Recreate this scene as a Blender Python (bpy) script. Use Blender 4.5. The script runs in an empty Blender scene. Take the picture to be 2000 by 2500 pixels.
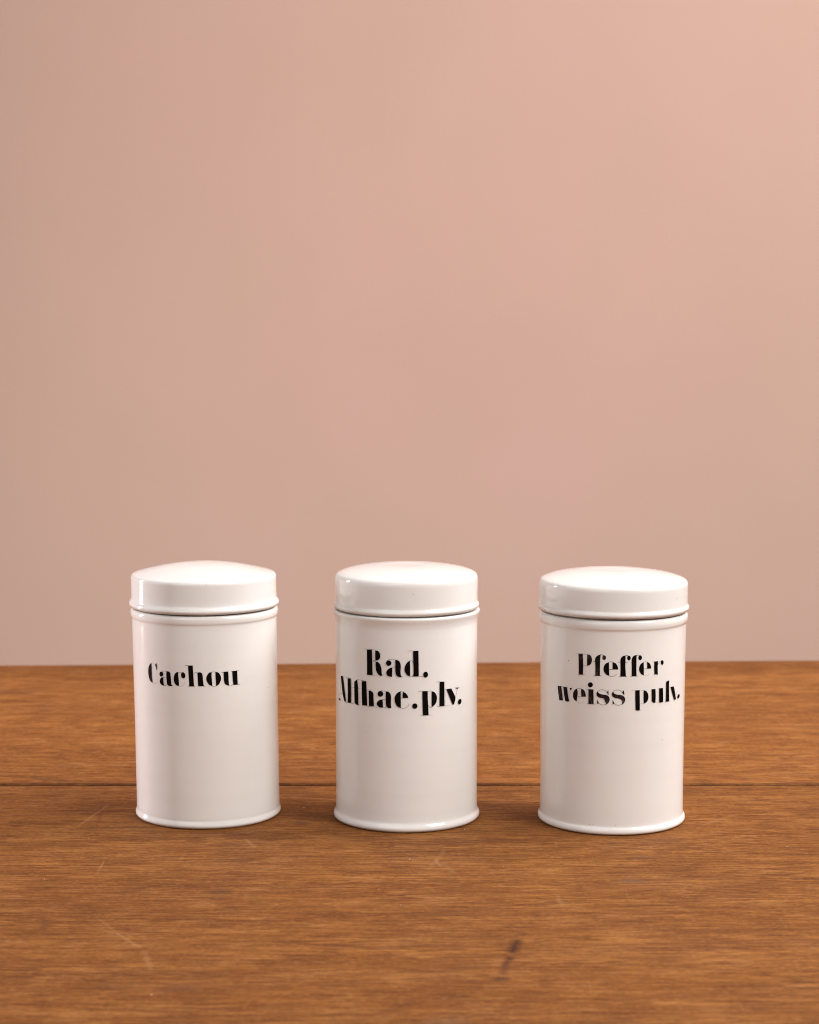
import bpy, bmesh, math, random
from mathutils import Vector, noise
random.seed(4)
C = bpy.context.scene.collection
R = math.radians
CM = 0.01                      # shapes are written in centimetres

# ---------------------------------------------------------------- camera
cam_data = bpy.data.cameras.new('camera')
cam = bpy.data.objects.new('camera', cam_data); C.objects.link(cam)
cam_data.sensor_fit = 'VERTICAL'; cam_data.sensor_height = 36.0; cam_data.lens = 72.0
PITCH = math.atan(510/5000)
cam.location = (0, -1.140, 0.288)
cam.rotation_euler = (R(90) - PITCH, 0, 0)
cam_data.clip_start = 0.02; cam_data.clip_end = 50
cam_data.dof.use_dof = True
cam_data.dof.focus_distance = 1.105
cam_data.dof.aperture_fstop = 14.0
bpy.context.scene.camera = cam

# ---------------------------------------------------------------- dim room light
world = bpy.data.worlds.new('World'); bpy.context.scene.world = world
world.use_nodes = True
bg = world.node_tree.nodes['Background']
bg.inputs[0].default_value = (1.0, 0.95, 0.94, 1); bg.inputs[1].default_value = 0.31

# ---------------------------------------------------------------- lamps
def area(name, loc, target, sx, sy, watts, col, spread=180):
    d = bpy.data.lights.new(name, 'AREA'); d.shape = 'RECTANGLE'; d.size = sx; d.size_y = sy
    d.energy = watts; d.color = col; d.spread = R(spread)
    o = bpy.data.objects.new(name, d); C.objects.link(o)
    o.location = loc
    o.rotation_euler = (Vector(target) - Vector(loc)).to_track_quat('-Z', 'Y').to_euler()
    return o
# big softbox high on the right, a bare bulb beside it, a ceiling bank, and a strip light standing on the left
area('softbox_lamp', (1.35, -0.95, 1.30), (0, 0, 0.08), 0.80, 0.80, 6.6, (1.0, 0.97, 0.95), 84)
area('ceiling_lamp', (1.22, 0.36, 1.70), (0.20, 0.45, 0.1), 1.0, 0.9, 39, (1.0, 0.98, 0.985))
area('strip_lamp', (-1.05, 0.335, 0.20), (0.0, -0.28, 0.08), 0.08, 0.50, 11, (1.0, 0.92, 0.95))
area('fill_lamp', (-0.9, -1.7, 1.0), (0, 0, 0.08), 1.4, 1.2, 2.0, (1.0, 0.96, 0.96), 75)  # added fill from beside the camera, lifts the jars' left sides
bulb = bpy.data.lights.new('bulb_lamp', 'POINT'); bulb.energy = 6; bulb.shadow_soft_size = 0.05; bulb.color = (1, .97, .95)
bo = bpy.data.objects.new('bulb_lamp', bulb); C.objects.link(bo); bo.location = (1.05, -1.35, 1.55)

sc = bpy.context.scene
sc.view_settings.view_transform = 'Standard'; sc.view_settings.look = 'None'
sc.view_settings.exposure = 0.0; sc.view_settings.gamma = 1.0
sc.cycles.max_bounces = 8
sc.cycles.filter_width = 1.05
sc.cycles.sample_clamp_indirect = 3.0

# ---------------------------------------------------------------- node helpers
class NT:
    def __init__(s, name):
        s.m = bpy.data.materials.new(name); s.m.use_nodes = True
        s.t = s.m.node_tree; s.b = s.t.nodes['Principled BSDF']
        s.co = s.t.nodes.new('ShaderNodeTexCoord').outputs['Object']
    def link(s, a, b): s.t.links.new(a, b)
    def put(s, sock, v):
        if hasattr(v, 'is_linked') or isinstance(v, bpy.types.NodeSocket): s.link(v, sock)
        else: sock.default_value = v
    def mapping(s, scale=(1,1,1), loc=(0,0,0), rot=(0,0,0), src=None):
        n = s.t.nodes.new('ShaderNodeMapping'); s.link(src or s.co, n.inputs['Vector'])
        n.inputs['Scale'].default_value = scale; n.inputs['Location'].default_value = loc; n.inputs['Rotation'].default_value = rot
        return n.outputs[0]
    def noise(s, vec, scale=1, detail=2, rough=.5, dist=0, color=False):
        n = s.t.nodes.new('ShaderNodeTexNoise'); s.link(vec, n.inputs['Vector'])
        n.inputs['Scale'].default_value = scale; n.inputs['Detail'].default_value = detail
        n.inputs['Roughness'].default_value = rough; n.inputs['Distortion'].default_value = dist
        return n.outputs['Color' if color else 'Fac']
    def ramp(s, fac, stops, interp='LINEAR'):
        n = s.t.nodes.new('ShaderNodeValToRGB'); s.link(fac, n.inputs[0]); n.color_ramp.interpolation = interp
        e = n.color_ramp.elements
        while len(e) < len(stops): e.new(.5)
        for i, (p, c) in enumerate(stops):
            e[i].position = p
            e[i].color = (c, c, c, 1) if isinstance(c, (int, float)) else (*c, 1)
        return n.outputs[0]
    def math(s, op, a, b=0.0, c=0.0, clamp=False):
        n = s.t.nodes.new('ShaderNodeMath'); n.operation = op; n.use_clamp = clamp
        s.put(n.inputs[0], a); s.put(n.inputs[1], b); s.put(n.inputs[2], c)
        return n.outputs[0]
    def mix(s, fac, a, b, mode='MIX'):
        n = s.t.nodes.new('ShaderNodeMix'); n.data_type = 'RGBA'; n.blend_type = mode
        s.put(n.inputs[0], fac)
        for k, v in ((6, a), (7, b)):
            if isinstance(v, tuple): n.inputs[k].default_value = (*v, 1)
            else: s.link(v, n.inputs[k])
        return n.outputs[2]
    def sep(s, vec):
        n = s.t.nodes.new('ShaderNodeSeparateXYZ'); s.link(vec, n.inputs[0]); return n.outputs
    def bump(s, h, strength, dist, prev=None):
        n = s.t.nodes.new('ShaderNodeBump'); s.link(h, n.inputs['Height'])
        n.inputs['Strength'].default_value = strength; n.inputs['Distance'].default_value = dist
        if prev is not None: s.link(prev, n.inputs['Normal'])
        return n.outputs[0]
    def capsule(s, x0, y0, x1, y1, w, soft=0.5, wob=0.0):
        """mask (1 inside) of a worn streak or a band between two points of the table top, metres"""
        xyz = s.sep(s.co)
        dx, dy = x1-x0, y1-y0; L = math.hypot(dx, dy); ux, uy = dx/L, dy/L
        px = s.math('SUBTRACT', xyz[0], x0); py = s.math('SUBTRACT', xyz[1], y0)
        t = s.math('ADD', s.math('MULTIPLY', px, ux), s.math('MULTIPLY', py, uy))
        tc = s.math('MINIMUM', s.math('MAXIMUM', t, 0.0), L)
        ex = s.math('SUBTRACT', px, s.math('MULTIPLY', tc, ux)); ey = s.math('SUBTRACT', py, s.math('MULTIPLY', tc, uy))
        d = s.math('SQRT', s.math('ADD', s.math('MULTIPLY', ex, ex), s.math('MULTIPLY', ey, ey)))
        if wob:
            d = s.math('ADD', d, s.math('MULTIPLY', s.wobble, wob))
        return s.math('SUBTRACT', 1.0, s.math('DIVIDE', s.math('SUBTRACT', d, w*(1-soft)), w*soft*2, clamp=True), clamp=True)

# ---------------------------------------------------------------- materials
def wood_material(name, seed, pale=0.0):
    n = NT(name)
    wob = n.noise(n.mapping((3, 9, 1), (seed, 0, 0)), 1, 3, .5, color=True)
    vm = n.t.nodes.new('ShaderNodeVectorMath'); vm.operation = 'MULTIPLY_ADD'
    n.link(wob, vm.inputs[0]); vm.inputs[1].default_value = (0, .012, 0); n.link(n.co, vm.inputs[2]); P = vm.outputs[0]
    tone = n.noise(n.mapping((2.6, 9, 1), (seed*3, 1, 0), src=P), 1, 4, .55)
    band = n.noise(n.mapping((8, 95, 1), (seed*5, 3, 0), src=P), 1, 5, .62)
    streak = n.noise(n.mapping((42, 640, 1), (seed*7, 5, 0), src=P), 1, 6, .68)
    dash = n.noise(n.mapping((34, 900, 1), (seed*11, 2, 0), src=P), 1, 3, .6)
    dash2 = n.noise(n.mapping((75, 480, 1), (seed*13, 7, 0), src=P), 1, 4, .6)
    fine = n.noise(n.mapping((80, 1500, 1), (seed, 9, 0), src=P), 1, 3, .65)
    blot = n.noise(n.mapping((30, 44, 1), (seed*2, 4, 0)), 1, 5, .6)
    def hair(scale, off, width, detail=3):
        """thin unbroken grain lines: the level lines of a long drawn-out noise"""
        v = n.noise(n.mapping(scale, (off+seed, off, 0), src=P), 1, detail, .55)
        d = n.math('ABSOLUTE', n.math('SUBTRACT', n.math('FRACT', n.math('MULTIPLY', v, 7.0)), .5))
        return n.ramp(d, [(0.0, 1.0), (width, 0.0)])
    mask = n.noise(n.mapping((9, 60, 1), (seed*4, 8, 0)), 1, 4, .62)
    mask2 = n.noise(n.mapping((20, 120, 1), (seed*6, 2, 0)), 1, 4, .62)
    col = n.ramp(tone, [(.32, (.240, .082, .0170)), (.5, (.295, .109, .0240)), (.68, (.350, .138, .0350))])
    col = n.mix(n.ramp(band, [(.38, .38), (.54, 0.0)]), col, (.175, .054, .0105))
    col = n.mix(n.ramp(band, [(.50, 0.0), (.68, .32)]), col, (.390, .160, .046))
    col = n.mix(n.ramp(blot, [(.36, .62), (.50, 0.0)]), col, (.170, .058, .012))
    col = n.mix(n.ramp(blot, [(.53, 0.0), (.68, .50)]), col, (.430, .195, .070))
    calm = n.ramp(n.noise(n.mapping((5, 22, 1), (seed*8, 6, 0)), 1, 4, .6), [(.38, .25), (.60, 1.0)])
    col = n.mix(n.math('MULTIPLY', calm, n.ramp(streak, [(.38, .85), (.48, 0.0)])), col, (.120, .034, .008))
    col = n.mix(n.ramp(streak, [(.54, 0.0), (.70, .25)]), col, (.410, .175, .054))
    col = n.mix(n.math('MULTIPLY', calm, n.ramp(dash2, [(.36, .85), (.43, 0.0)])), col, (.105, .030, .0075))
    h1 = n.math('MULTIPLY', hair((6, 120, 1), 3.3, .17), n.ramp(mask, [(.38, .15), (.52, 1.0)]))
    col = n.mix(h1, col, (.075, .020, .0055))
    h2 = n.math('MULTIPLY', hair((9, 230, 1), 9.1, .22), n.ramp(mask2, [(.40, .15), (.54, 1.0)]))
    col = n.mix(h2, col, (.125, .036, .0090))
    h3 = n.math('MULTIPLY', hair((14, 190, 1), 5.7, .16), n.ramp(mask2, [(.40, .55), (.52, 0.0)]))
    col = n.mix(h3, col, (.470, .215, .080))
    col = n.mix(n.ramp(dash, [(.37, .90), (.43, 0.0)]), col, (.075, .022, .0065))
    col = n.mix(n.math('MULTIPLY', calm, n.ramp(fine, [(.40, .95), (.48, 0.0)])), col, (.110, .032, .0080))
    col = n.mix(n.ramp(fine, [(.56, 0.0), (.68, .30)]), col, (.450, .205, .074))
    spk = n.noise(n.mapping((330, 1500, 1), (seed, 3, 0)), 1, 3, .7)
    col = n.mix(n.ramp(spk, [(.36, .60), (.50, 0.0)]), col, (.125, .038, .010))
    col = n.mix(n.ramp(spk, [(.52, 0.0), (.66, .40)]), col, (.430, .190, .066))
    col = n.mix(1.0, col, (1.0, .99, .86), 'MULTIPLY')
    if pale: col = n.mix(pale, col, n.mix(1.0, col, (1.22, 1.22, 1.22), 'MULTIPLY'))  # paler rear plank, with the wall's sheen on it put into the colour
    # thin pale scuffs running across the grain
    for k, (ang, sc_, thr) in enumerate(((38, 16, .735), (-52, 13, .74), (80, 18, .745))):
        v = n.noise(n.mapping((420, sc_, 1), (k*3.1+seed, 0, 0), (0, 0, R(ang))), 1, 1, .4)
        w_ = n.noise(n.mapping((14, 14, 1), (k*7, seed, 0)), 1, 2, .5)
        f = n.math('MULTIPLY', n.ramp(v, [(thr, 0.0), (thr+.06, 1.0)]), n.ramp(w_, [(.5, 0.0), (.62, .22)]))
        col = n.mix(f, col, (.50, .28, .14))
    n.wobble = n.math('SUBTRACT', n.noise(n.co, 190, 3, .6), .5)
    brk = n.ramp(n.noise(n.mapping((300, 500, 1)), 1, 2, .6), [(.30, .70), (.50, 1.0)])
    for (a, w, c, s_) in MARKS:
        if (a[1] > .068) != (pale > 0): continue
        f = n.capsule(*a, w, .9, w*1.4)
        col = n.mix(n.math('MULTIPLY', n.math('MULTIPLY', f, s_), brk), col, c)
    n.link(col, n.b.inputs['Base Color'])
    rr = n.ramp(n.noise(n.mapping((9, 26, 1)), 1, 4, .6), [(.3, .58), (.7, .78)])
    n.link(rr, n.b.inputs['Roughness']); n.b.inputs['Specular IOR Level'].default_value = .11
    b = n.bump(fine, .35, .0003); b = n.bump(h1, -.3, .0004, b)
    n.link(b, n.b.inputs['Normal'])
    return n.m

def glaze_material(name, rim=None, seed=0, tint=(.840, .825, .795)):
    """white tin glaze; rim = (z0, z1) of an unglazed dirty edge, metres"""
    n = NT(name)
    v = n.noise(n.mapping((14, 14, 9), (seed, 0, 0)), 1, 4, .55)
    col = n.mix(n.ramp(v, [(.35, 0.0), (.7, 1.0)]), tint, (tint[0]*.965, tint[1]*.955, tint[2]*.94))
    ring = n.noise(n.mapping((1.5, 1.5, 120), (seed, 3, 0)), 1, 2, .5)
    col = n.mix(n.ramp(ring, [(.45, 0.0), (.75, .10)]), col, (.66, .63, .60))
    vo = n.t.nodes.new('ShaderNodeTexVoronoi'); n.link(n.mapping((95, 95, 95), (seed, 1, 2)), vo.inputs['Vector'])
    big = n.noise(n.mapping((40, 40, 40), (seed*3, 0, 0)), 1, 1, .5)
    sp = n.math('MULTIPLY', n.ramp(vo.outputs['Distance'], [(.016, 1.0), (.040, 0.0)]), n.ramp(big, [(.55, 0.0), (.63, .6)]))
    col = n.mix(sp, col, (.20, .14, .10))
    if rim:
        z = n.sep(n.co)[2]
        f = n.math('SUBTRACT', 1.0, n.math('DIVIDE', n.math('SUBTRACT', z, rim[0]), rim[1]-rim[0], clamp=True))
        g = n.noise(n.mapping((70, 70, 260), (seed, 0, 5)), 1, 4, .6)
        g2 = n.noise(n.mapping((18, 18, 18), (seed, 7, 5)), 1, 2, .5)
        f = n.math('MULTIPLY', n.math('MULTIPLY', f, n.ramp(g, [(.28, .45), (.55, 1.0)])), n.ramp(g2, [(.35, .3), (.6, 1.0)]))
        col = n.mix(f, col, (.27, .17, .10))
    n.link(col, n.b.inputs['Base Color'])
    n.b.inputs['Roughness'].default_value = .09
    n.b.inputs['IOR'].default_value = 1.5
    n.b.inputs['Subsurface Weight'].default_value = .12
    n.b.inputs['Subsurface Radius'].default_value = (1, .8, .6); n.b.inputs['Subsurface Scale'].default_value = .002
    b = n.bump(n.noise(n.mapping((55, 55, 40), (seed, 0, 0)), 1, 2, .5), .16, .0010)
    b = n.bump(n.noise(n.mapping((8, 8, 170), (seed, 0, 0)), 1, 2, .5), .06, .0006, b)
    n.link(b, n.b.inputs['Normal'])
    return n.m

def ink_material(name, worn):
    n = NT(name)
    col = (.006, .0045, .004)
    v = n.noise(n.mapping((2600, 2600, 520), rot=(0, R(14), 0)), 1, 4, .7)
    v2 = n.noise(n.mapping((130, 130, 130)), 1, 2, .5)
    if worn:
        f = n.math('MULTIPLY', n.ramp(v, [(.50, 0.0), (.62, 1.0)]), n.ramp(v2, [(.45, .05), (.62, .42)]))
        c = n.mix(f, (.012, .007, .008), (.24, .17, .16))
        n.link(c, n.b.inputs['Base Color'])
    else:
        f = n.math('MULTIPLY', n.ramp(v, [(.64, 0.0), (.70, 1.0)]), n.ramp(v2, [(.55, .0), (.66, .7)]))
        n.link(n.mix(f, col, (.30, .24, .22)), n.b.inputs['Base Color'])
    n.b.inputs['Roughness'].default_value = .5; n.b.inputs['IOR'].default_value = 1.15
    n.b.inputs['Specular IOR Level'].default_value = .08
    return n.m

def flat(name, c, rough=.6):
    n = NT(name)
    v = n.noise(n.mapping((60, 60, 60)), 1, 3, .5)
    n.link(n.mix(n.ramp(v, [(.3, 0.0), (.7, 1.0)]), c, tuple(k*.8 for k in c)), n.b.inputs['Base Color'])
    n.b.inputs['Roughness'].default_value = rough
    return n.m

def wall_material():
    n = NT('painted_backdrop')
    a = n.noise(n.mapping((3.2, 1, 2.4)), 1, 3, .5)
    b_ = n.noise(n.mapping((1.5, 1, 1.1), (5, 0, 2)), 1, 2, .5)
    col = n.mix(n.ramp(a, [(.35, 0.0), (.65, 1.0)]), (.638, .424, .334), (.650, .420, .344))
    col = n.mix(n.ramp(n.noise(n.mapping((7, 1, 6), (2, 0, 7)), 1, 3, .5), [(.40, 0.0), (.66, .5)]), col, (.615, .405, .318))
    col = n.mix(n.ramp(b_, [(.40, 0.0), (.65, .6)]), col, (.638, .434, .338))
    g = n.noise(n.mapping((240, 1, 240)), 1, 3, .6)
    col = n.mix(n.ramp(g, [(.3, 0.0), (.7, .08)]), col, (.50, .33, .25))
    n.link(col, n.b.inputs['Base Color'])
    n.b.inputs['Roughness'].default_value = .85; n.b.inputs['Specular IOR Level'].default_value = .15
    n.link(n.bump(g, .25, .001), n.b.inputs['Normal'])
    return n.m

# streaks, bands, dents and scratches of the table top: ((x0,y0,x1,y1) m, half width m, colour, strength)
MARKS = [
    ((-.85, .0658, .85, .0664), .0011, (.045, .016, .007), .75),
    ((-.85, .0712, .85, .0712), .0016, (.060, .020, .008), .60),
    ((-.85, .452, .85, .512), .034, (.14, .046, .011), .50),  # broad band, darker along the rear edge
    ((0.0489, -0.2355, 0.0461, -0.2497), 0.0022, (0.05, 0.015, 0.006), 0.95),
    ((0.0446, -0.2589, 0.0424, -0.2668), 0.0016, (0.06, 0.018, 0.007), 0.85),
    ((0.0417, -0.2701, 0.0404, -0.2795), 0.0015, (0.09, 0.03, 0.012), 0.75),
    ((0.0396, -0.2881, 0.0382, -0.2881), 0.0022, (0.055, 0.02, 0.01), 0.85),
    ((0.0524, -0.2252, 0.0507, -0.2258), 0.0016, (0.08, 0.03, 0.015), 0.6),
    ((0.0268, -0.2723, 0.0187, -0.2757), 0.0055, (0.13, 0.048, 0.014), 0.45),
    ((0.0161, -0.3413, 0.0140, -0.3422), 0.006, (0.16, 0.10, 0.07), 0.3),
    ((-0.1788, 0.0272, -0.1731, -0.0228), 0.0009, (0.17, 0.035, 0.016), 0.5),
    ((-0.1741, 0.0164, -0.1833, -0.0291), 0.0007, (0.5, 0.28, 0.13), 0.25),
    ((-0.1474, -0.1994, -0.1338, -0.2246), 0.0006, (0.46, 0.26, 0.12), 0.15),
    ((-0.1338, -0.2246, -0.1210, -0.2450), 0.0007, (0.5, 0.29, 0.14), 0.22),
    ((-0.1186, -0.2497, -0.1128, -0.2740), 0.0012, (0.46, 0.26, 0.12), 0.19),
    ((-0.0917, -0.1562, -0.0967, -0.1569), 0.0035, (0.085, 0.032, 0.014), 0.6),
    ((0.1187, -0.0948, 0.1223, -0.0948), 0.003, (0.11, 0.055, 0.03), 0.55),
    ((0.1088, -0.1375, 0.1138, -0.1389), 0.0035, (0.15, 0.085, 0.05), 0.5),
    ((-0.0615, -0.0237, -0.0588, -0.0237), 0.0028, (0.085, 0.045, 0.03), 0.65),
    ((0.0138, -0.0995, 0.0158, -0.1112), 0.0008, (0.5, 0.28, 0.13), 0.25),
    ((0.0721, -0.1625, 0.0733, -0.1796), 0.0009, (0.46, 0.26, 0.12), 0.19),
    ((0.1617, -0.0282, 0.1856, -0.0035), 0.0007, (0.46, 0.26, 0.12), 0.17),
    ((-0.0884, -0.0587, -0.0824, -0.0738), 0.0008, (0.5, 0.28, 0.13), 0.25),
    ((-0.1733, -0.1961, -0.1688, -0.2184), 0.0012, (0.12, 0.045, 0.02), 0.5),
    ((-0.1751, -0.2892, -0.1649, -0.2876), 0.0035, (0.13, 0.045, 0.014), 0.5),
    ((-0.1018, -0.3023, -0.0944, -0.2992), 0.004, (0.12, 0.045, 0.02), 0.55),
    ((-0.1276, -0.2966, -0.1216, -0.2960), 0.004, (0.14, 0.05, 0.016), 0.5),
    ((0.0105, -0.1150, 0.0184, -0.0795), 0.0012, (0.4, 0.22, 0.1), 0.19),
    ((0.0169, -0.1073, 0.0229, -0.1226), 0.0012, (0.42, 0.24, 0.11), 0.17),
    ((-0.2271, 0.0849, -0.2086, 0.0785), 0.003, (0.09, 0.035, 0.016), 0.5),
    ((-0.3010, 0.3590, -0.2895, 0.3622), 0.01, (0.11, 0.04, 0.018), 0.55),
    ((0.1934, 0.2599, 0.2106, 0.2571), 0.005, (0.14, 0.045, 0.018), 0.5),
    ((-0.2156, 0.1205, -0.2130, 0.1205), 0.004, (0.22, 0.11, 0.05), 0.4),
]
WOOD_F = wood_material('oiled_oak_front', 1.7)
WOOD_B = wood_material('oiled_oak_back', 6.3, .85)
INK = ink_material('black_lettering_ink', False)
INK_WORN = ink_material('scratched_lettering_ink', True)
DIRT = flat('brown_kiln_speck', (.11, .065, .04))
RUST = flat('rusty_orange_speck', (.42, .19, .06))
CHIP = flat('bright_wood_chip', (.75, .66, .55))

# ---------------------------------------------------------------- mesh helpers
def link_mesh(name, bm, mat, parent=None, smooth=False):
    me = bpy.data.meshes.new(name); bm.to_mesh(me); bm.free()
    if smooth:
        for p in me.polygons: p.use_smooth = True
    me.materials.append(mat)
    o = bpy.data.objects.new(name, me); C.objects.link(o)
    if parent: o.parent = parent
    return o

def spline(pts, closed=False, corner=48, n=5):
    """Catmull-Rom through pts, kept straight at corners sharper than `corner` degrees"""
    N = len(pts); out = []
    def turn(i):
        if not closed and i in (0, N-1): return True
        a, b, c = (Vector(pts[(i+k) % N]) for k in (-1, 0, 1))
        if (b-a).length < 1e-9 or (c-b).length < 1e-9: return True
        return math.degrees((b-a).angle(c-b)) > corner
    T = [turn(i) for i in range(N)]
    for i in range(N if closed else N-1):
        j = (i+1) % N
        p1, p2 = Vector(pts[i]), Vector(pts[j])
        p0 = p1 if T[i] else Vector(pts[(i-1) % N]); p3 = p2 if T[j] else Vector(pts[(j+1) % N])
        L = (p2-p1).length
        def tan(a, b, q):       # tangent along the neighbours, scaled to this segment
            d = b-a
            return d.normalized()*L if d.length > 1e-9 else Vector((0, 0))
        m1 = (p2-p1) if T[i] else tan(p0, p2, p1)
        m2 = (p2-p1) if T[j] else tan(p1, p3, p2)
        for k in range(n):
            t = k/n; t2, t3 = t*t, t*t*t
            out.append((2*t3-3*t2+1)*p1 + (t3-2*t2+t)*m1 + (-2*t3+3*t2)*p2 + (t3-t2)*m2)
    if not closed: out.append(Vector(pts[-1]))
    return out

def lathe(profile, seg=180, seed=0., wob=.012, lean=0.):
    """surface of revolution of (r, z) centimetres, with the slight unevenness of hand throwing"""
    bm = bmesh.new(); rings = []
    pr = spline(profile, corner=40, n=4)
    for r, z in pr:
        if z > 10: z -= .05
        if r < 1e-6:
            rings.append([bm.verts.new((lean*z*CM, 0, z*CM))]); continue
        ring = []
        for k in range(seg):
            a = 2*math.pi*k/seg; ca, sa = math.cos(a), math.sin(a)
            d = noise.noise(Vector((ca*.9+seed, sa*.9, z*.16)))*wob + noise.noise(Vector((ca*.25+seed, sa*.25, z*.55)))*wob*.6
            dz = noise.noise(Vector((ca*.8, sa*.8+seed, 3.0)))*wob*.8*min(1, z/2)
            ring.append(bm.verts.new((((r+d)*ca + lean*z)*CM, (r+d)*sa*CM, (z+dz)*CM)))
        rings.append(ring)
    for A, B in zip(rings, rings[1:]):
        if len(A) == 1 and len(B) == 1: continue
        for k in range(seg):
            l = (k+1) % seg
            if len(A) == 1: bm.faces.new((A[0], B[l], B[k]))
            elif len(B) == 1: bm.faces.new((A[k], A[l], B[0]))
            else: bm.faces.new((A[k], A[l], B[l], B[k]))
    bmesh.ops.recalc_face_normals(bm, faces=bm.faces)
    return bm

def box_bm(x0, x1, y0, y1, z0, z1, bev=0.0, seg=3):
    bm = bmesh.new(); bmesh.ops.create_cube(bm, size=1)
    for v in bm.verts:
        v.co = Vector(((x0+x1)/2 + v.co.x*(x1-x0), (y0+y1)/2 + v.co.y*(y1-y0), (z0+z1)/2 + v.co.z*(z1-z0)))
    if bev: bmesh.ops.bevel(bm, geom=list(bm.edges), offset=bev, segments=seg, profile=.5, affect='EDGES')
    return bm

# ---------------------------------------------------------------- backdrop wall
bm = box_bm(-2.2, 2.2, 1.12, 1.20, -0.9, 2.6)
wall = link_mesh('wall', bm, wall_material()); wall['kind'] = 'structure'

# ---------------------------------------------------------------- table
table = bpy.data.objects.new('table', None); C.objects.link(table); table.location = (0, 0, 0)
table['label'] = 'old brown wooden table with two wide scratched planks under the three jars'
table['category'] = 'table'
def plank(y0, y1, y1_right, mat, label, seed):
    """a plank whose long edges wander a little and are softly rounded"""
    bm = bmesh.new(); n = 260; x0, x1 = -.80, .80; rows = []
    prof_z = ((0, -.030), (0, -.0018), (.0004, -.0006), (.0014, 0.0))
    def edge(x, s): return noise.noise(Vector((x*14, s, 0)))*.0006 + noise.noise(Vector((x*70, s, 2)))*.00028
    for i in range(n+1):
        x = x0 + (x1-x0)*i/n
        ya = y0 + edge(x, seed); yb = y1 + (y1_right-y1)*(x-x0)/(x1-x0) + edge(x, seed+5)
        pts = [(ya+a, z) for a, z in prof_z] + [(ya+.006+(yb-ya-.012)*k/5, 0) for k in range(6)] + [(yb-a, z) for a, z in reversed(prof_z)]
        rows.append([bm.verts.new((x, y, z)) for y, z in pts])
    for A, B in zip(rows, rows[1:]):
        for k in range(len(A)):
            l = (k+1) % len(A)
            bm.faces.new((A[k], B[k], B[l], A[l]))
    bm.faces.new(rows[0]); bm.faces.new(list(reversed(rows[-1])))
    bmesh.ops.recalc_face_normals(bm, faces=bm.faces)
    o = link_mesh('plank', bm, mat, table); o['label'] = label
    return o
plank(-.62, .0662, .0667, WOOD_F, 'front plank that carries the jars', 1.0)
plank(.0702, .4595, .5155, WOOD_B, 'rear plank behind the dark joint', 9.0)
link_mesh('joint_filler', box_bm(-.79, .79, .065, .0725, -.028, -.0011), flat('dark_joint_dirt', (.010, .005, .003)), table)
# small bright chips and crumbs lodged in the top
bm = bmesh.new()
for x, y in ((-0.1735, -0.0570), (-0.1833, -0.1353), (0.0484, -0.1120), (-0.0606, 0.0116), (-0.0152, -0.1533), (0.2011, -0.0729), (0.0550, 0.0492), (0.1284, -0.0754), (-0.1079, -0.3084), (0.0304, -0.0371), (-0.0043, -0.1796), (0.0000, -0.0980)):
    s = random.uniform(.00016, .00034); a = random.uniform(0, 3)
    vs = [bm.verts.new((x+s*1.6*math.cos(a+k*2.09), y+s*math.sin(a+k*2.09), .0001)) for k in range(3)] + [bm.verts.new((x, y, .0001+s))]
    for f in ((0, 1, 3), (1, 2, 3), (2, 0, 3)): bm.faces.new([vs[k] for k in f])
ch = link_mesh('wood_chips', bm, CHIP, table); ch['kind'] = 'stuff'

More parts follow.
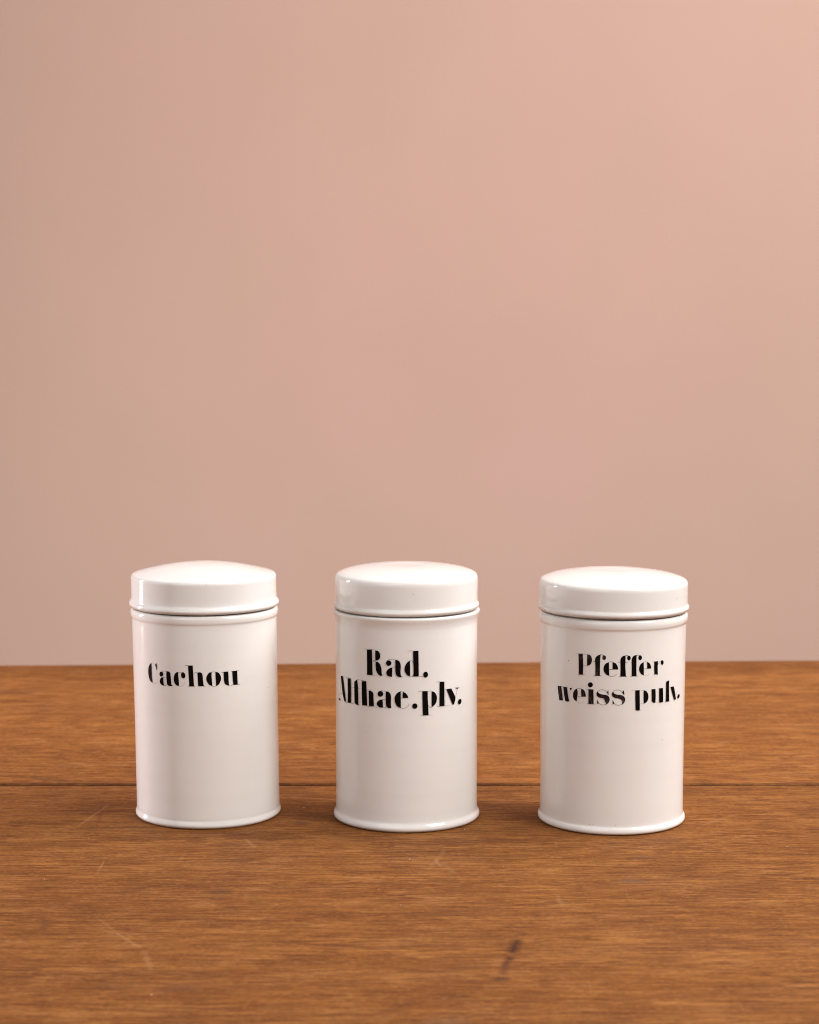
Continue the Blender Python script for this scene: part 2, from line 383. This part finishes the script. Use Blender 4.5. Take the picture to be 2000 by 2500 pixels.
# ---------------------------------------------------------------- lettering
# outlines of the hand-lettered words in hundredths of a millimetre on the unrolled jar wall (round the jar, up the jar)
GLYPHS = [
 {'solid': [
  ('P',0,[-2150,8403,-2215,8360,-2277,8250,-2288,8138,-2234,8033,-2121,7963,-1987,7956,-2021,8053,-2045,8198,-2042,8413]),
  ('E',0,[-2044,8597,-2062,8525,-2109,8470,-2173,8445,-2237,8458,-2284,8505,-2300,8573,-2281,8645,-2233,8701,-2168,8726,-2105,8713,-2060,8666]),
  ('P',0,[-1836,8769,-1696,8769,-1601,8706,-1574,8568,-1549,8275,-1527,8055,-1447,7994,-1561,7972,-1686,7970,-1791,8036,-1831,8254,-1840,8474]),
  ('P',0,[-1092,8773,-1229,8744,-1330,8620,-1380,8452,-1386,8359,-1356,8195,-1258,8054,-1090,7989,-1080,8155,-1100,8449,-1113,8669]),
  ('E',0,[-711,8633,-709,8545,-740,8473,-794,8436,-859,8444,-915,8495,-949,8575,-951,8662,-920,8735,-865,8772,-800,8764,-744,8713]),
  ('P',0,[-546,9149,-288,9165,-267,8732,-238,8034,-165,8005,-559,7999,-506,8048,-516,8470]),
  ('P',0,[-41,8763,97,8788,194,8740,240,8622,262,8291,288,8052,414,8017,-9,8017,-11,8109,-26,8476]),
  ('P',0,[736,8795,584,8744,474,8581,436,8435,464,8288,577,8101,758,8004,746,8280,726,8538]),
  ('P',0,[940,8794,1093,8743,1209,8590,1244,8404,1206,8259,1105,8081,958,8007,959,8161,944,8456]),
  ('P',0,[1389,8757,1653,8772,1666,8488,1667,8230,1692,7988,1570,8023,1458,8097,1403,8285,1394,8543]),
  ('P',0,[1885,8765,2182,8769,2186,8370,2203,7999,1936,8005,1911,8247]),
  ('L',26,[1270,8749,1653,8768]),
  ('L',22,[1815,8760,2284,8774]),
  ('L',19,[-699,9152,-520,9153]),
  ('L',8,[-2132,8733,-1984,8772,-1823,8759]),
  ('L',7,[-2042,8413,-1841,8400]),
  ('L',11,[-1996,7959,-1877,7992,-1790,8065]),
  ('L',7,[-1092,8773,-919,8759]),
  ('L',4,[-1090,7989,-928,8008,-782,8131,-727,8299]),
  ('L',9,[-249,8695,-146,8762,-30,8777]),
  ('L',11,[729,8795,947,8794]),
  ('L',11,[758,8007,848,7974,961,8006]),
  ('L',11,[1684,7989,1838,8002,1925,8061]),
  ('L',9,[2203,7999,2359,8009]),
  ],
'worn': [
  ('P',0,[-2920,9135,-3045,9016,-3134,8857,-3173,8667,-3165,8482,-3117,8266,-3017,8111,-2844,8018,-2837,8078,-2871,8296,-2885,8665,-2889,9035]),
  ('P',0,[-2496,9170,-2612,9047,-2540,8907,-2493,8746,-2479,8747,-2480,8969]),
  ('L',4,[-2909,9136,-2754,9135,-2612,9055]),
  ('L',4,[-2854,8020,-2671,7986,-2505,8079,-2456,8343]),
  ],
 },
 {'solid': [
  ('P',0,[-2262,10033,-1953,10059,-1929,9565,-1907,8682,-2256,8650,-2254,9321]),
  ('P',0,[-1746,10032,-1582,10022,-1476,9899,-1449,9772,-1477,9620,-1583,9518,-1738,9485,-1742,9752]),
  ('P',0,[-1724,9430,-1560,9399,-1445,9256,-1377,9044,-1368,8829,-1323,8681,-1423,8662,-1538,8710,-1663,8874,-1719,9107]),
  ('L',10,[-2471,10069,-2237,10065,-1889,10069,-1675,10046]),
  ('L',11,[-1905,9490,-1723,9486]),
  ('L',10,[-2317,8657,-1749,8665]),
  ('L',7,[-1891,9430,-1700,9428]),
  ('L',5,[-1332,8681,-1242,8794]),
  ('E',0,[-818,9394,-838,9318,-892,9261,-966,9238,-1041,9255,-1096,9307,-1116,9382,-1096,9458,-1041,9516,-966,9539,-892,9522,-838,9469]),
  ('P',0,[-766,9168,-932,9102,-1041,8998,-1099,8866,-1055,8717,-932,8658,-779,8634,-771,8901]),
  ('P',0,[-606,9573,-477,9567,-362,9471,-303,9257,-315,8955,-299,8741,-226,8642,-350,8641,-478,8673,-564,8778,-598,8993,-598,9294]),
  ('L',9,[-1063,9509,-896,9602,-584,9591]),
  ('L',9,[-766,9168,-598,9208]),
  ('L',7,[-243,8642,-158,8690]),
  ('P',0,[190,9550,75,9473,-39,9302,-99,9087,-65,8915,33,8764,199,8669,203,9129]),
  ('P',0,[364,10072,651,10079,664,9421,673,8672,373,8671,394,8868,373,9513]),
  ('L',10,[67,10083,373,10076]),
  ('L',11,[190,9563,309,9523,377,9406]),
  ('L',13,[190,8669,309,8680,386,8804]),
  ('L',7,[673,8672,934,8645]),
  ('E',0,[1186,8745,1168,8666,1119,8610,1053,8592,987,8617,938,8677,921,8758,938,8837,986,8893,1052,8911,1119,8887,1168,8826]),
  ('P',0,[-4546,8273,-4285,8324,-3922,6928,-4109,6941,-4312,7345]),
  ('L',7,[-4524,8254,-4609,7690,-4750,7004]),
  ('L',7,[-4660,7294,-4254,7303]),
  ('P',0,[-4789,6997,-4651,6956,-4592,6909,-4873,6885]),
  ('L',4,[-4992,6872,-3922,6906]),
  ('P',0,[-3756,8267,-3479,8298,-3454,7831,-3458,6948,-3763,6932,-3744,7613]),
  ('L',7,[-3997,8300,-3479,8294]),
  ('L',7,[-4005,6914,-3174,6942]),
  ('L',4,[-3411,8230,-3399,7839,-3390,6989]),
  ('P',0,[-3176,8166,-2954,8321,-2897,7906,-2865,6910,-3020,6911,-3155,7001,-3172,7609]),
  ('L',9,[-3332,7840,-2713,7851]),
  ('L',8,[-2954,8325,-2601,8311,-2318,8289]),
  ('L',7,[-2865,6910,-2756,6967]),
  ('P',0,[-2612,8270,-2318,8289,-2294,7802,-2255,6952,-2588,6944,-2614,7593]),
  ('P',0,[-2156,7781,-1992,7780,-1870,7669,-1856,7411,-1824,6968,-2133,6951,-2147,7383]),
  ('L',11,[-2294,7802,-2156,7829,-1992,7788]),
  ('L',10,[-2588,6931,-2093,6929,-1611,6920]),
  ('E',0,[-1275,7679,-1297,7600,-1356,7539,-1439,7513,-1521,7528,-1582,7580,-1605,7656,-1582,7736,-1521,7797,-1438,7824,-1356,7808,-1297,7755]),
  ('P',0,[-1311,7374,-1471,7337,-1610,7223,-1657,7103,-1610,6998,-1472,6922,-1289,6921,-1303,7150]),
  ('P',0,[-1131,7829,-977,7807,-867,7691,-837,7476,-846,7174,-824,6920,-978,6917,-1092,6998,-1132,7290]),
  ('L',9,[-1563,7772,-1379,7845,-1131,7829]),
  ('L',9,[-1311,7374,-1123,7359]),
  ('L',11,[-1298,6925,-1191,6923,-1092,7006]),
  ('P',0,[-307,7858,-457,7790,-586,7636,-638,7462,-608,7225,-500,7034,-299,6930,-303,7491]),
  ('P',0,[-188,7837,-31,7752,75,7601,101,7497,-201,7497,-201,7708]),
  ('L',11,[-320,7853,-252,7871,-167,7833]),
  ('L',11,[-303,7495,-159,7497]),
  ('L',15,[-329,6938,-201,6923,-52,6954,75,7036]),
  ('L',7,[75,7036,148,7148]),
  ('E',0,[601,7040,582,6967,530,6915,459,6897,388,6918,337,6973,318,7046,337,7120,388,7172,459,7191,530,7169,582,7114]),
  ('P',0,[869,7855,1169,7840,1178,7373,1224,6519,905,6532,882,7215]),
  ('P',0,[1403,7826,1564,7746,1681,7577,1704,7380,1658,7168,1542,7025,1404,6935,1403,7446]),
  ('L',9,[631,7859,878,7854]),
  ('L',9,[1178,7814,1290,7838,1412,7821]),
  ('L',18,[1201,7070,1277,6948,1404,6918]),
  ('L',11,[739,6526,1450,6512]),
  ('P',0,[1879,8304,2165,8291,2178,6947,1872,6963]),
  ('L',8,[1647,8314,1879,8309]),
  ('L',10,[1705,6947,1872,6959,2453,6925]),
  ('L',5,[2227,7809,2239,6984]),
  ('P',0,[2304,7844,2640,7842,2927,7293,2823,6946,2726,6971,2478,7478]),
  ('L',13,[2191,7847,2668,7852]),
  ('L',6,[2927,7293,3088,7773]),
  ('L',7,[2866,7862,3264,7836]),
  ('P',0,[2960,7846,3156,7833,3075,7761]),
  ('E',0,[3410,7002,3367,6936,3300,6898,3227,6898,3168,6936,3137,7002,3143,7079,3182,7145,3247,7184,3320,7184,3382,7145,3415,7078]),
  ],
'worn': [
  ],
 },
 {'solid': [
  ('P',0,[-602,9556,-749,9488,-854,9334,-882,9183,-850,9013,-722,8868,-574,8804,-586,9172]),
  ('P',0,[-405,9569,-245,9499,-138,9350,-102,9162,-401,9159,-403,9390]),
  ('L',11,[-611,9556,-506,9580,-392,9565]),
  ('L',22,[-586,9154,-367,9159]),
  ('L',18,[-595,8816,-469,8785,-363,8783]),
  ('L',7,[-363,8783,-154,8901]),
  ('P',0,[24,8828,23,9308,15,9671,68,9820,173,9897,292,9904,286,9306,321,8792,37,8794]),
  ('L',26,[173,9897,365,9916,481,9884]),
  ('E',0,[573,9779,560,9715,524,9669,475,9653,425,9671,389,9719,375,9783,387,9847,423,9894,472,9910,522,9892,559,9844]),
  ('L',18,[-111,9555,412,9543]),
  ('L',22,[-69,8785,377,8778]),
  ('P',0,[626,9662,681,9832,776,9910,900,9914,894,9290,909,8775,636,8785,635,9256]),
  ('L',26,[776,9910,976,9924,1088,9893]),
  ('E',0,[1208,9772,1195,9706,1157,9660,1105,9645,1053,9665,1014,9715,1000,9782,1013,9848,1050,9895,1102,9910,1154,9890,1193,9839]),
  ('L',13,[562,9557,980,9552]),
  ('L',18,[549,8787,1012,8779]),
  ('P',0,[1313,9527,1162,9449,1073,9304,1052,9133,1100,8981,1215,8855,1331,8801,1327,9140]),
  ('P',0,[1510,9532,1666,9440,1756,9283,1783,9148,1525,9149,1522,9342]),
  ('L',11,[1304,9523,1415,9546,1525,9527]),
  ('L',18,[1327,9153,1539,9153]),
  ('L',5,[1331,8801,1520,8776,1737,8877]),
  ('P',0,[1964,9516,2216,9515,2199,9203,2216,8771,2163,8767,2094,8804,1990,8779,1964,9181]),
  ('L',9,[2208,9310,2282,9444,2425,9491]),
  ('E',0,[2616,9398,2603,9335,2565,9291,2514,9279,2462,9302,2424,9353,2409,9419,2422,9482,2458,9526,2509,9538,2562,9515,2601,9464]),
  ('L',4,[1802,9528,1964,9524]),
  ('E',0,[-1463,8278,-1480,8208,-1530,8154,-1598,8131,-1667,8144,-1718,8191,-1737,8258,-1719,8328,-1669,8382,-1600,8406,-1532,8392,-1481,8345]),
  ('P',0,[214,8031,247,7764,126,7907]),
  ('P',0,[843,8006,1098,8003,1107,7608,1116,6898,1035,6885,877,6918,863,7361]),
  ('P',0,[1332,7990,1484,7929,1591,7770,1623,7596,1577,7406,1468,7293,1351,7258,1337,7594]),
  ('L',4,[623,8014,843,8006]),
  ('L',4,[1103,7969,1332,7990]),
  ('L',4,[1111,7285,1351,7258]),
  ('L',5,[1116,6894,1240,6886]),
  ('P',0,[1814,8011,2069,7997,2085,7621,2080,7255,1987,7233,1843,7341,1828,7730]),
  ('P',0,[2321,7998,2588,7995,2611,7651,2619,7218,2345,7223,2321,7683]),
  ('L',9,[2266,8004,2588,7999]),
  ('L',4,[2080,7255,2333,7272]),
  ('P',0,[2830,8317,3081,8372,3076,7940,3105,7199,2831,7222,2839,7797]),
  ('L',10,[2788,7219,3194,7200]),
  ('P',0,[3213,7978,3509,7967,3638,7644,3769,7197,3567,7228,3404,7548]),
  ('L',9,[3144,7965,3509,7971]),
  ('L',4,[3758,7277,4038,7930]),
  ('E',0,[4202,7303,4155,7253,4089,7224,4021,7225,3971,7254,3948,7306,3959,7365,4001,7416,4065,7446,4134,7445,4190,7414,4215,7362]),
  ],
'worn': [
  ('P',0,[-2313,9901,-2054,9924,-2026,9433,-2034,8779,-2293,8772,-2287,9195]),
  ('P',0,[-1793,9924,-1636,9892,-1547,9769,-1523,9621,-1566,9447,-1676,9332,-1796,9289,-1799,9623]),
  ('L',13,[-2459,9918,-2054,9924,-1771,9917]),
  ('L',9,[-2024,9274,-1787,9281]),
  ('L',13,[-2350,8779,-1919,8789]),
  ('P',0,[-1349,9675,-1286,9828,-1157,9920,-1051,9929,-1077,9582,-1074,8802,-1332,8788,-1332,9269]),
  ('L',26,[-1157,9916,-1008,9944,-846,9908]),
  ('E',0,[-761,9791,-773,9729,-808,9682,-857,9664,-906,9678,-942,9722,-955,9784,-943,9846,-908,9893,-859,9912,-810,9897,-774,9853]),
  ('L',18,[-1470,9547,-996,9560]),
  ('L',22,[-1428,8782,-963,8795]),
  ('P',0,[-3731,7969,-3462,7986,-3399,7679,-3324,7216,-3595,7180,-3682,7593]),
  ('P',0,[-3302,7961,-3038,7984,-2980,7606,-2880,7238,-2960,7201,-3152,7201,-3223,7487]),
  ('L',11,[-3731,7969,-3302,7979,-3038,7979]),
  ('L',5,[-2907,7269,-2757,7958]),
  ('L',5,[-3336,7275,-3201,7620]),
  ('P',0,[-2861,7954,-2690,8001,-2792,7837]),
  ('P',0,[-2382,7988,-2528,7898,-2616,7715,-2625,7542,-2563,7376,-2399,7274,-2377,7505,-2341,7768]),
  ('P',0,[-2134,8013,-1980,7954,-1887,7790,-1848,7595,-2115,7562,-2132,7789]),
  ('L',9,[-2382,7988,-2134,8017]),
  ('L',15,[-2377,7539,-2115,7566]),
  ('L',4,[-2399,7278,-2206,7199,-1928,7312]),
  ('P',0,[-1708,7998,-1429,8014,-1417,7589,-1409,7237,-1701,7224,-1704,7568]),
  ('L',22,[-1830,8010,-1429,8014]),
  ('L',22,[-1804,7215,-1326,7221]),
  ('P',0,[-1182,7947,-1245,7858,-1257,7758,-1209,7658,-1088,7596,-921,7574,-764,7520,-695,7428,-694,7316,-736,7229,-635,7292,-560,7415,-541,7544,-597,7680,-724,7753,-902,7772,-1073,7807,-1159,7871]),
  ('L',13,[-1194,7938,-1075,8013,-926,8037,-786,8000,-692,7904,-614,7774]),
  ('L',18,[-686,7274,-854,7207,-1025,7225,-1132,7297,-1215,7430]),
  ('P',0,[-1216,7507,-1209,7224,-1111,7298,-1172,7389]),
  ('P',0,[-347,7964,-409,7878,-421,7779,-373,7677,-255,7610,-90,7581,67,7521,136,7426,137,7315,95,7229,197,7289,272,7408,292,7536,235,7674,107,7753,-71,7778,-240,7820,-325,7888]),
  ('L',7,[-359,7956,-242,8026,-95,8044,45,8002,139,7903,217,7769]),
  ('L',18,[146,7272,-23,7212,-192,7237,-298,7313,-380,7449]),
  ('P',0,[-380,7526,-373,7243,-277,7313,-337,7407]),
  ('P',0,[-617,8035,-597,7749,-692,7896]),
  ],
 },
]

def ink_mesh(shapes, radius_at, lift, lean=0.):
    bm = bmesh.new()
    for kind, w, p in shapes:
        pts = [(p[i], p[i+1]) for i in range(0, len(p), 2)]
        if kind == 'L':
            c = spline(pts, corner=60, n=6); w = (6 if w < 6 else max(w, 15))/2
            left, right = [], []
            for i, q in enumerate(c):
                d = (c[min(i+1, len(c)-1)] - c[max(i-1, 0)])
                if d.length < 1e-6: continue
                d.normalize(); nrm = Vector((-d.y, d.x))
                taper = .55 + .45*math.sin(math.pi*min(1, max(0, i/(len(c)-1))))
                left.append(q + nrm*w*taper); right.append(q - nrm*w*taper)
            for i in range(len(left)-1):
                vs = [bm.verts.new((v.x, v.y, 0)) for v in (left[i], left[i+1], right[i+1], right[i])]
                bm.faces.new(vs)
        else:
            c = spline(pts, closed=True, corner=180 if kind == 'E' else 50, n=5)
            out = []
            for i, q in enumerate(c):        # the brush's slight waver
                j = Vector((noise.noise(Vector((q.x*.03, q.y*.03, 1))), noise.noise(Vector((q.x*.03, q.y*.03, 5)))))*5
                out.append(q + j)
            vs = [bm.verts.new((v.x, v.y, 0)) for v in out]
            f = bm.faces.new(vs)
            bmesh.ops.triangulate(bm, faces=[f])
    xs = [v.co.x for v in bm.verts]
    x = min(xs)
    while x < max(xs):                       # cut into narrow strips so the print follows the round wall
        bmesh.ops.bisect_plane(bm, geom=bm.verts[:]+bm.edges[:]+bm.faces[:], plane_co=(x, 0, 0), plane_no=(1, 0, 0)); x += 130
    for v in bm.verts:
        u, z = v.co.x*1e-5, v.co.y*1e-5
        r = radius_at[0]
        a = u/r
        rr = r + lift + radius_at[1]
        v.co = Vector((rr*math.sin(a) + lean*z, -rr*math.cos(a), z))
    bmesh.ops.recalc_face_normals(bm, faces=bm.faces)
    return bm

# ---------------------------------------------------------------- the jars
def specks(spots, r, lift, lean=0.):
    bm = bmesh.new()
    for u, z, s in spots:                    # cm round the wall, cm up, cm radius
        a0 = u/r; n = 8
        vs = []
        for k in range(n):
            t = 2*math.pi*k/n; q = s*random.uniform(.7, 1.2)
            a = a0 + q*math.cos(t)/r; zz = z + q*math.sin(t); rr = (r+lift)*CM
            vs.append(bm.verts.new((rr*math.sin(a) + lean*zz*CM, -rr*math.cos(a), zz*CM)))
        c = bm.verts.new(((r+lift+s*.25)*CM*math.sin(a0) + lean*z*CM, -(r+lift+s*.25)*CM*math.cos(a0), z*CM))
        for k in range(n): bm.faces.new((vs[k], vs[(k+1) % n], c))
    bmesh.ops.recalc_face_normals(bm, faces=bm.faces)
    return bm

def make_jar(i, loc, body_prof, lid_prof, label, r_print, lift, lid_turn, spots, lid_spots, seed, ink_labels, lean=0.):
    root = bpy.data.objects.new('lidded_jar', None); C.objects.link(root)
    root.location = loc
    root['label'] = label; root['category'] = 'jar'; root['group'] = 'white ceramic apothecary jars in a row on the table'
    body = link_mesh('body', lathe(body_prof, seed=seed, lean=lean), glaze_material('white_glaze_body', (0.0, .0022), seed), root, True)
    lid = link_mesh('lid', lathe(lid_prof, seed=seed+4, lean=lean), glaze_material('white_glaze_lid', (.1186, .1211), seed+2), root, True)
    lid.rotation_euler = lid_turn; lid.location.x = -math.sin(lid_turn[1])*.12
    for key, mat, nm in (('solid', INK, 'lettering'), ('worn', INK_WORN, 'worn_lettering')):
        if GLYPHS[i][key]:
            o = link_mesh(nm, ink_mesh(GLYPHS[i][key], (r_print*CM, 0.0), lift*CM, lean), mat, body)
            o['label'] = ink_labels[key]
    if spots:
        sp = link_mesh('glaze_specks', specks(spots, r_print, .016, lean), DIRT, body); sp['kind'] = 'stuff'
    if lid_spots:
        sp = link_mesh('glaze_specks', specks(lid_spots, {0: 4.075, 1: 3.985, 2: 4.125}[i], .016, lean), DIRT, lid); sp['kind'] = 'stuff'
    return root

INNER = [(3.70, 11.90), (3.62, 11.98), (3.60, 12.2), (3.60, 12.85), (3.52, 12.95), (3.44, 12.85), (3.42, 12.4), (3.42, 1.0), (3.2, .6), (2.4, .5), (0, .5)]
BASE = [(0, .12), (3.3, .12), (3.45, .02), (3.55, 0.0), (3.92, 0.0)]
LID_IN = [(0, 13.62), (2.8, 13.42), (3.55, 13.25), (3.72, 13.05), (3.74, 12.1), (3.80, 11.97), (3.95, 11.96)]

body1 = BASE + [(3.99, .03), (4.06, .08), (4.105, .16), (4.10, .26), (4.07, .36), (4.04, .46), (4.04, .60), (4.035, 1.0), (4.035, 3.), (4.04, 6.), (4.05, 9.), (4.055, 10.9),
         (4.06, 11.28), (4.075, 11.38), (4.115, 11.47), (4.135, 11.60), (4.13, 11.74), (4.08, 11.85), (4.0, 11.885), (3.85, 11.89)] + INNER
lid1 = LID_IN + [(4.08, 11.97), (4.16, 12.02), (4.20, 12.10), (4.195, 12.19), (4.15, 12.28), (4.10, 12.36), (4.075, 12.48), (4.066, 12.8), (4.072, 13.46), (4.07, 13.60), (4.035, 13.70), (3.96, 13.77),
        (3.80, 13.82), (3.2, 13.97), (2.4, 14.145), (1.6, 14.275), (.8, 14.345), (0, 14.37)]
body2 = BASE + [(4.0, .03), (4.07, .08), (4.115, .16), (4.115, .27), (4.07, .38), (4.015, .48), (3.99, .60), (3.98, .9), (3.98, 3.), (3.97, 7.), (3.97, 10.7),
         (3.975, 11.2), (3.995, 11.36), (4.03, 11.52), (4.075, 11.66), (4.105, 11.76), (4.10, 11.84), (4.05, 11.89), (3.9, 11.90)] + INNER
lid2 = LID_IN + [(3.97, 11.97), (4.02, 12.01), (4.055, 12.08), (4.055, 12.16), (4.02, 12.25), (3.985, 12.32), (3.972, 12.42), (3.975, 12.8), (3.99, 13.46), (3.985, 13.62), (3.95, 13.765), (3.865, 13.875), (3.71, 13.955),
        (3.4, 14.06), (2.8, 14.18), (2.0, 14.28), (1.25, 14.33), (.8, 14.333), (0, 14.325)]
body3 = BASE + [(4.0, .03), (4.08, .075), (4.12, .14), (4.12, .25), (4.08, .36), (4.025, .43), (4.005, .52), (4.0, .8), (4.0, 3.), (4.02, 7.), (4.04, 10.4),
         (4.05, 11.15), (4.065, 11.27), (4.11, 11.36), (4.135, 11.50), (4.135, 11.62), (4.10, 11.76), (4.03, 11.84), (3.85, 11.86)] + INNER
lid3 = LID_IN + [(4.08, 11.94), (4.17, 11.99), (4.205, 12.08), (4.195, 12.18), (4.15, 12.26), (4.12, 12.32), (4.115, 12.42), (4.115, 12.8), (4.12, 13.28), (4.115, 13.42), (4.08, 13.54), (3.99, 13.635), (3.82, 13.71),
        (3.4, 13.84), (2.8, 13.95), (2.0, 14.06), (1.2, 14.115), (.6, 14.12), (0, 14.115)]

make_jar(0, (-.11425, .00200, 0), body1, lid1,
         'white ceramic jar lettered Cachou, its lid the most domed of the three', 4.05, .018, (0, 0, 0),
         [(4.54, 7.52, 0.022), (4.99, 6.65, 0.016), (-1.94, 1.49, 0.016), (2.51, 1.39, 0.014), (-0.17, 10.30, 0.014), (-1.45, 3.21, 0.010), (3.91, 5.73, 0.008), (1.36, 0.29, 0.030), (1.90, 0.31, 0.020), (2.09, 0.26, 0.030), (2.37, 0.34, 0.015), (3.60, 0.22, 0.028), (1.75, 0.28, 0.012)], [(-2.41, 14.35, 0.012), (0.56, 13.59, 0.016), (2.37, 13.59, 0.010), (1.64, 13.57, 0.008)],
         1.3, {'solid': 'solid black letters achou', 'worn': 'scratched capital C of Cachou'}, lean=-.0108)
make_jar(1, (-.00169, -.00520, 0), body2, lid2,
         'white ceramic jar lettered Rad. Althae.plv. standing between the other two', 3.982, .018, (0, R(-.2), 0),
         [(-2.25, 5.46, 0.012), (-0.05, 5.55, 0.010), (-3.21, 4.14, 0.010), (0.69, 0.17, 0.012), (-0.39, 11.82, 0.014)], [(0.39, 13.16, 0.018), (0.26, 13.25, 0.010), (1.54, 12.92, 0.010), (-2.86, 11.92, 0.012)],
         5.1, {'solid': 'black letters Rad. Althae.plv.'})
make_jar(2, (.11345, -.01040, 0), body3, lid3,
         'white ceramic jar lettered Pfeffer weiss pulv. with the flattest lid', 4.03, .018, (R(.05), R(.25), 0),
         [(-2.94, 9.46, 0.030), (-2.50, 1.07, 0.020), (2.60, 5.16, 0.018), (-3.06, 1.90, 0.016), (-2.68, 11.22, 0.014), (-0.15, 0.58, 0.016), (-5.09, 7.33, 0.010), (-4.81, 7.34, 0.009), (-4.52, 7.34, 0.008), (-4.22, 7.37, 0.007), (-2.97, 2.03, 0.012), (-1.57, 0.57, 0.020), (-1.39, 0.57, 0.015)], [(3.63, 12.85, 0.028), (2.53, 12.53, 0.013), (-4.22, 13.57, 0.014), (0.03, 13.44, 0.010), (4.16, 11.86, 0.030), (0.45, 11.90, 0.022), (-3.64, 12.06, 0.012), (-4.61, 12.09, 0.016)],
         9.7, {'solid': 'solid black letters effer and pulv.', 'worn': 'scratched letters Pf and weiss'})
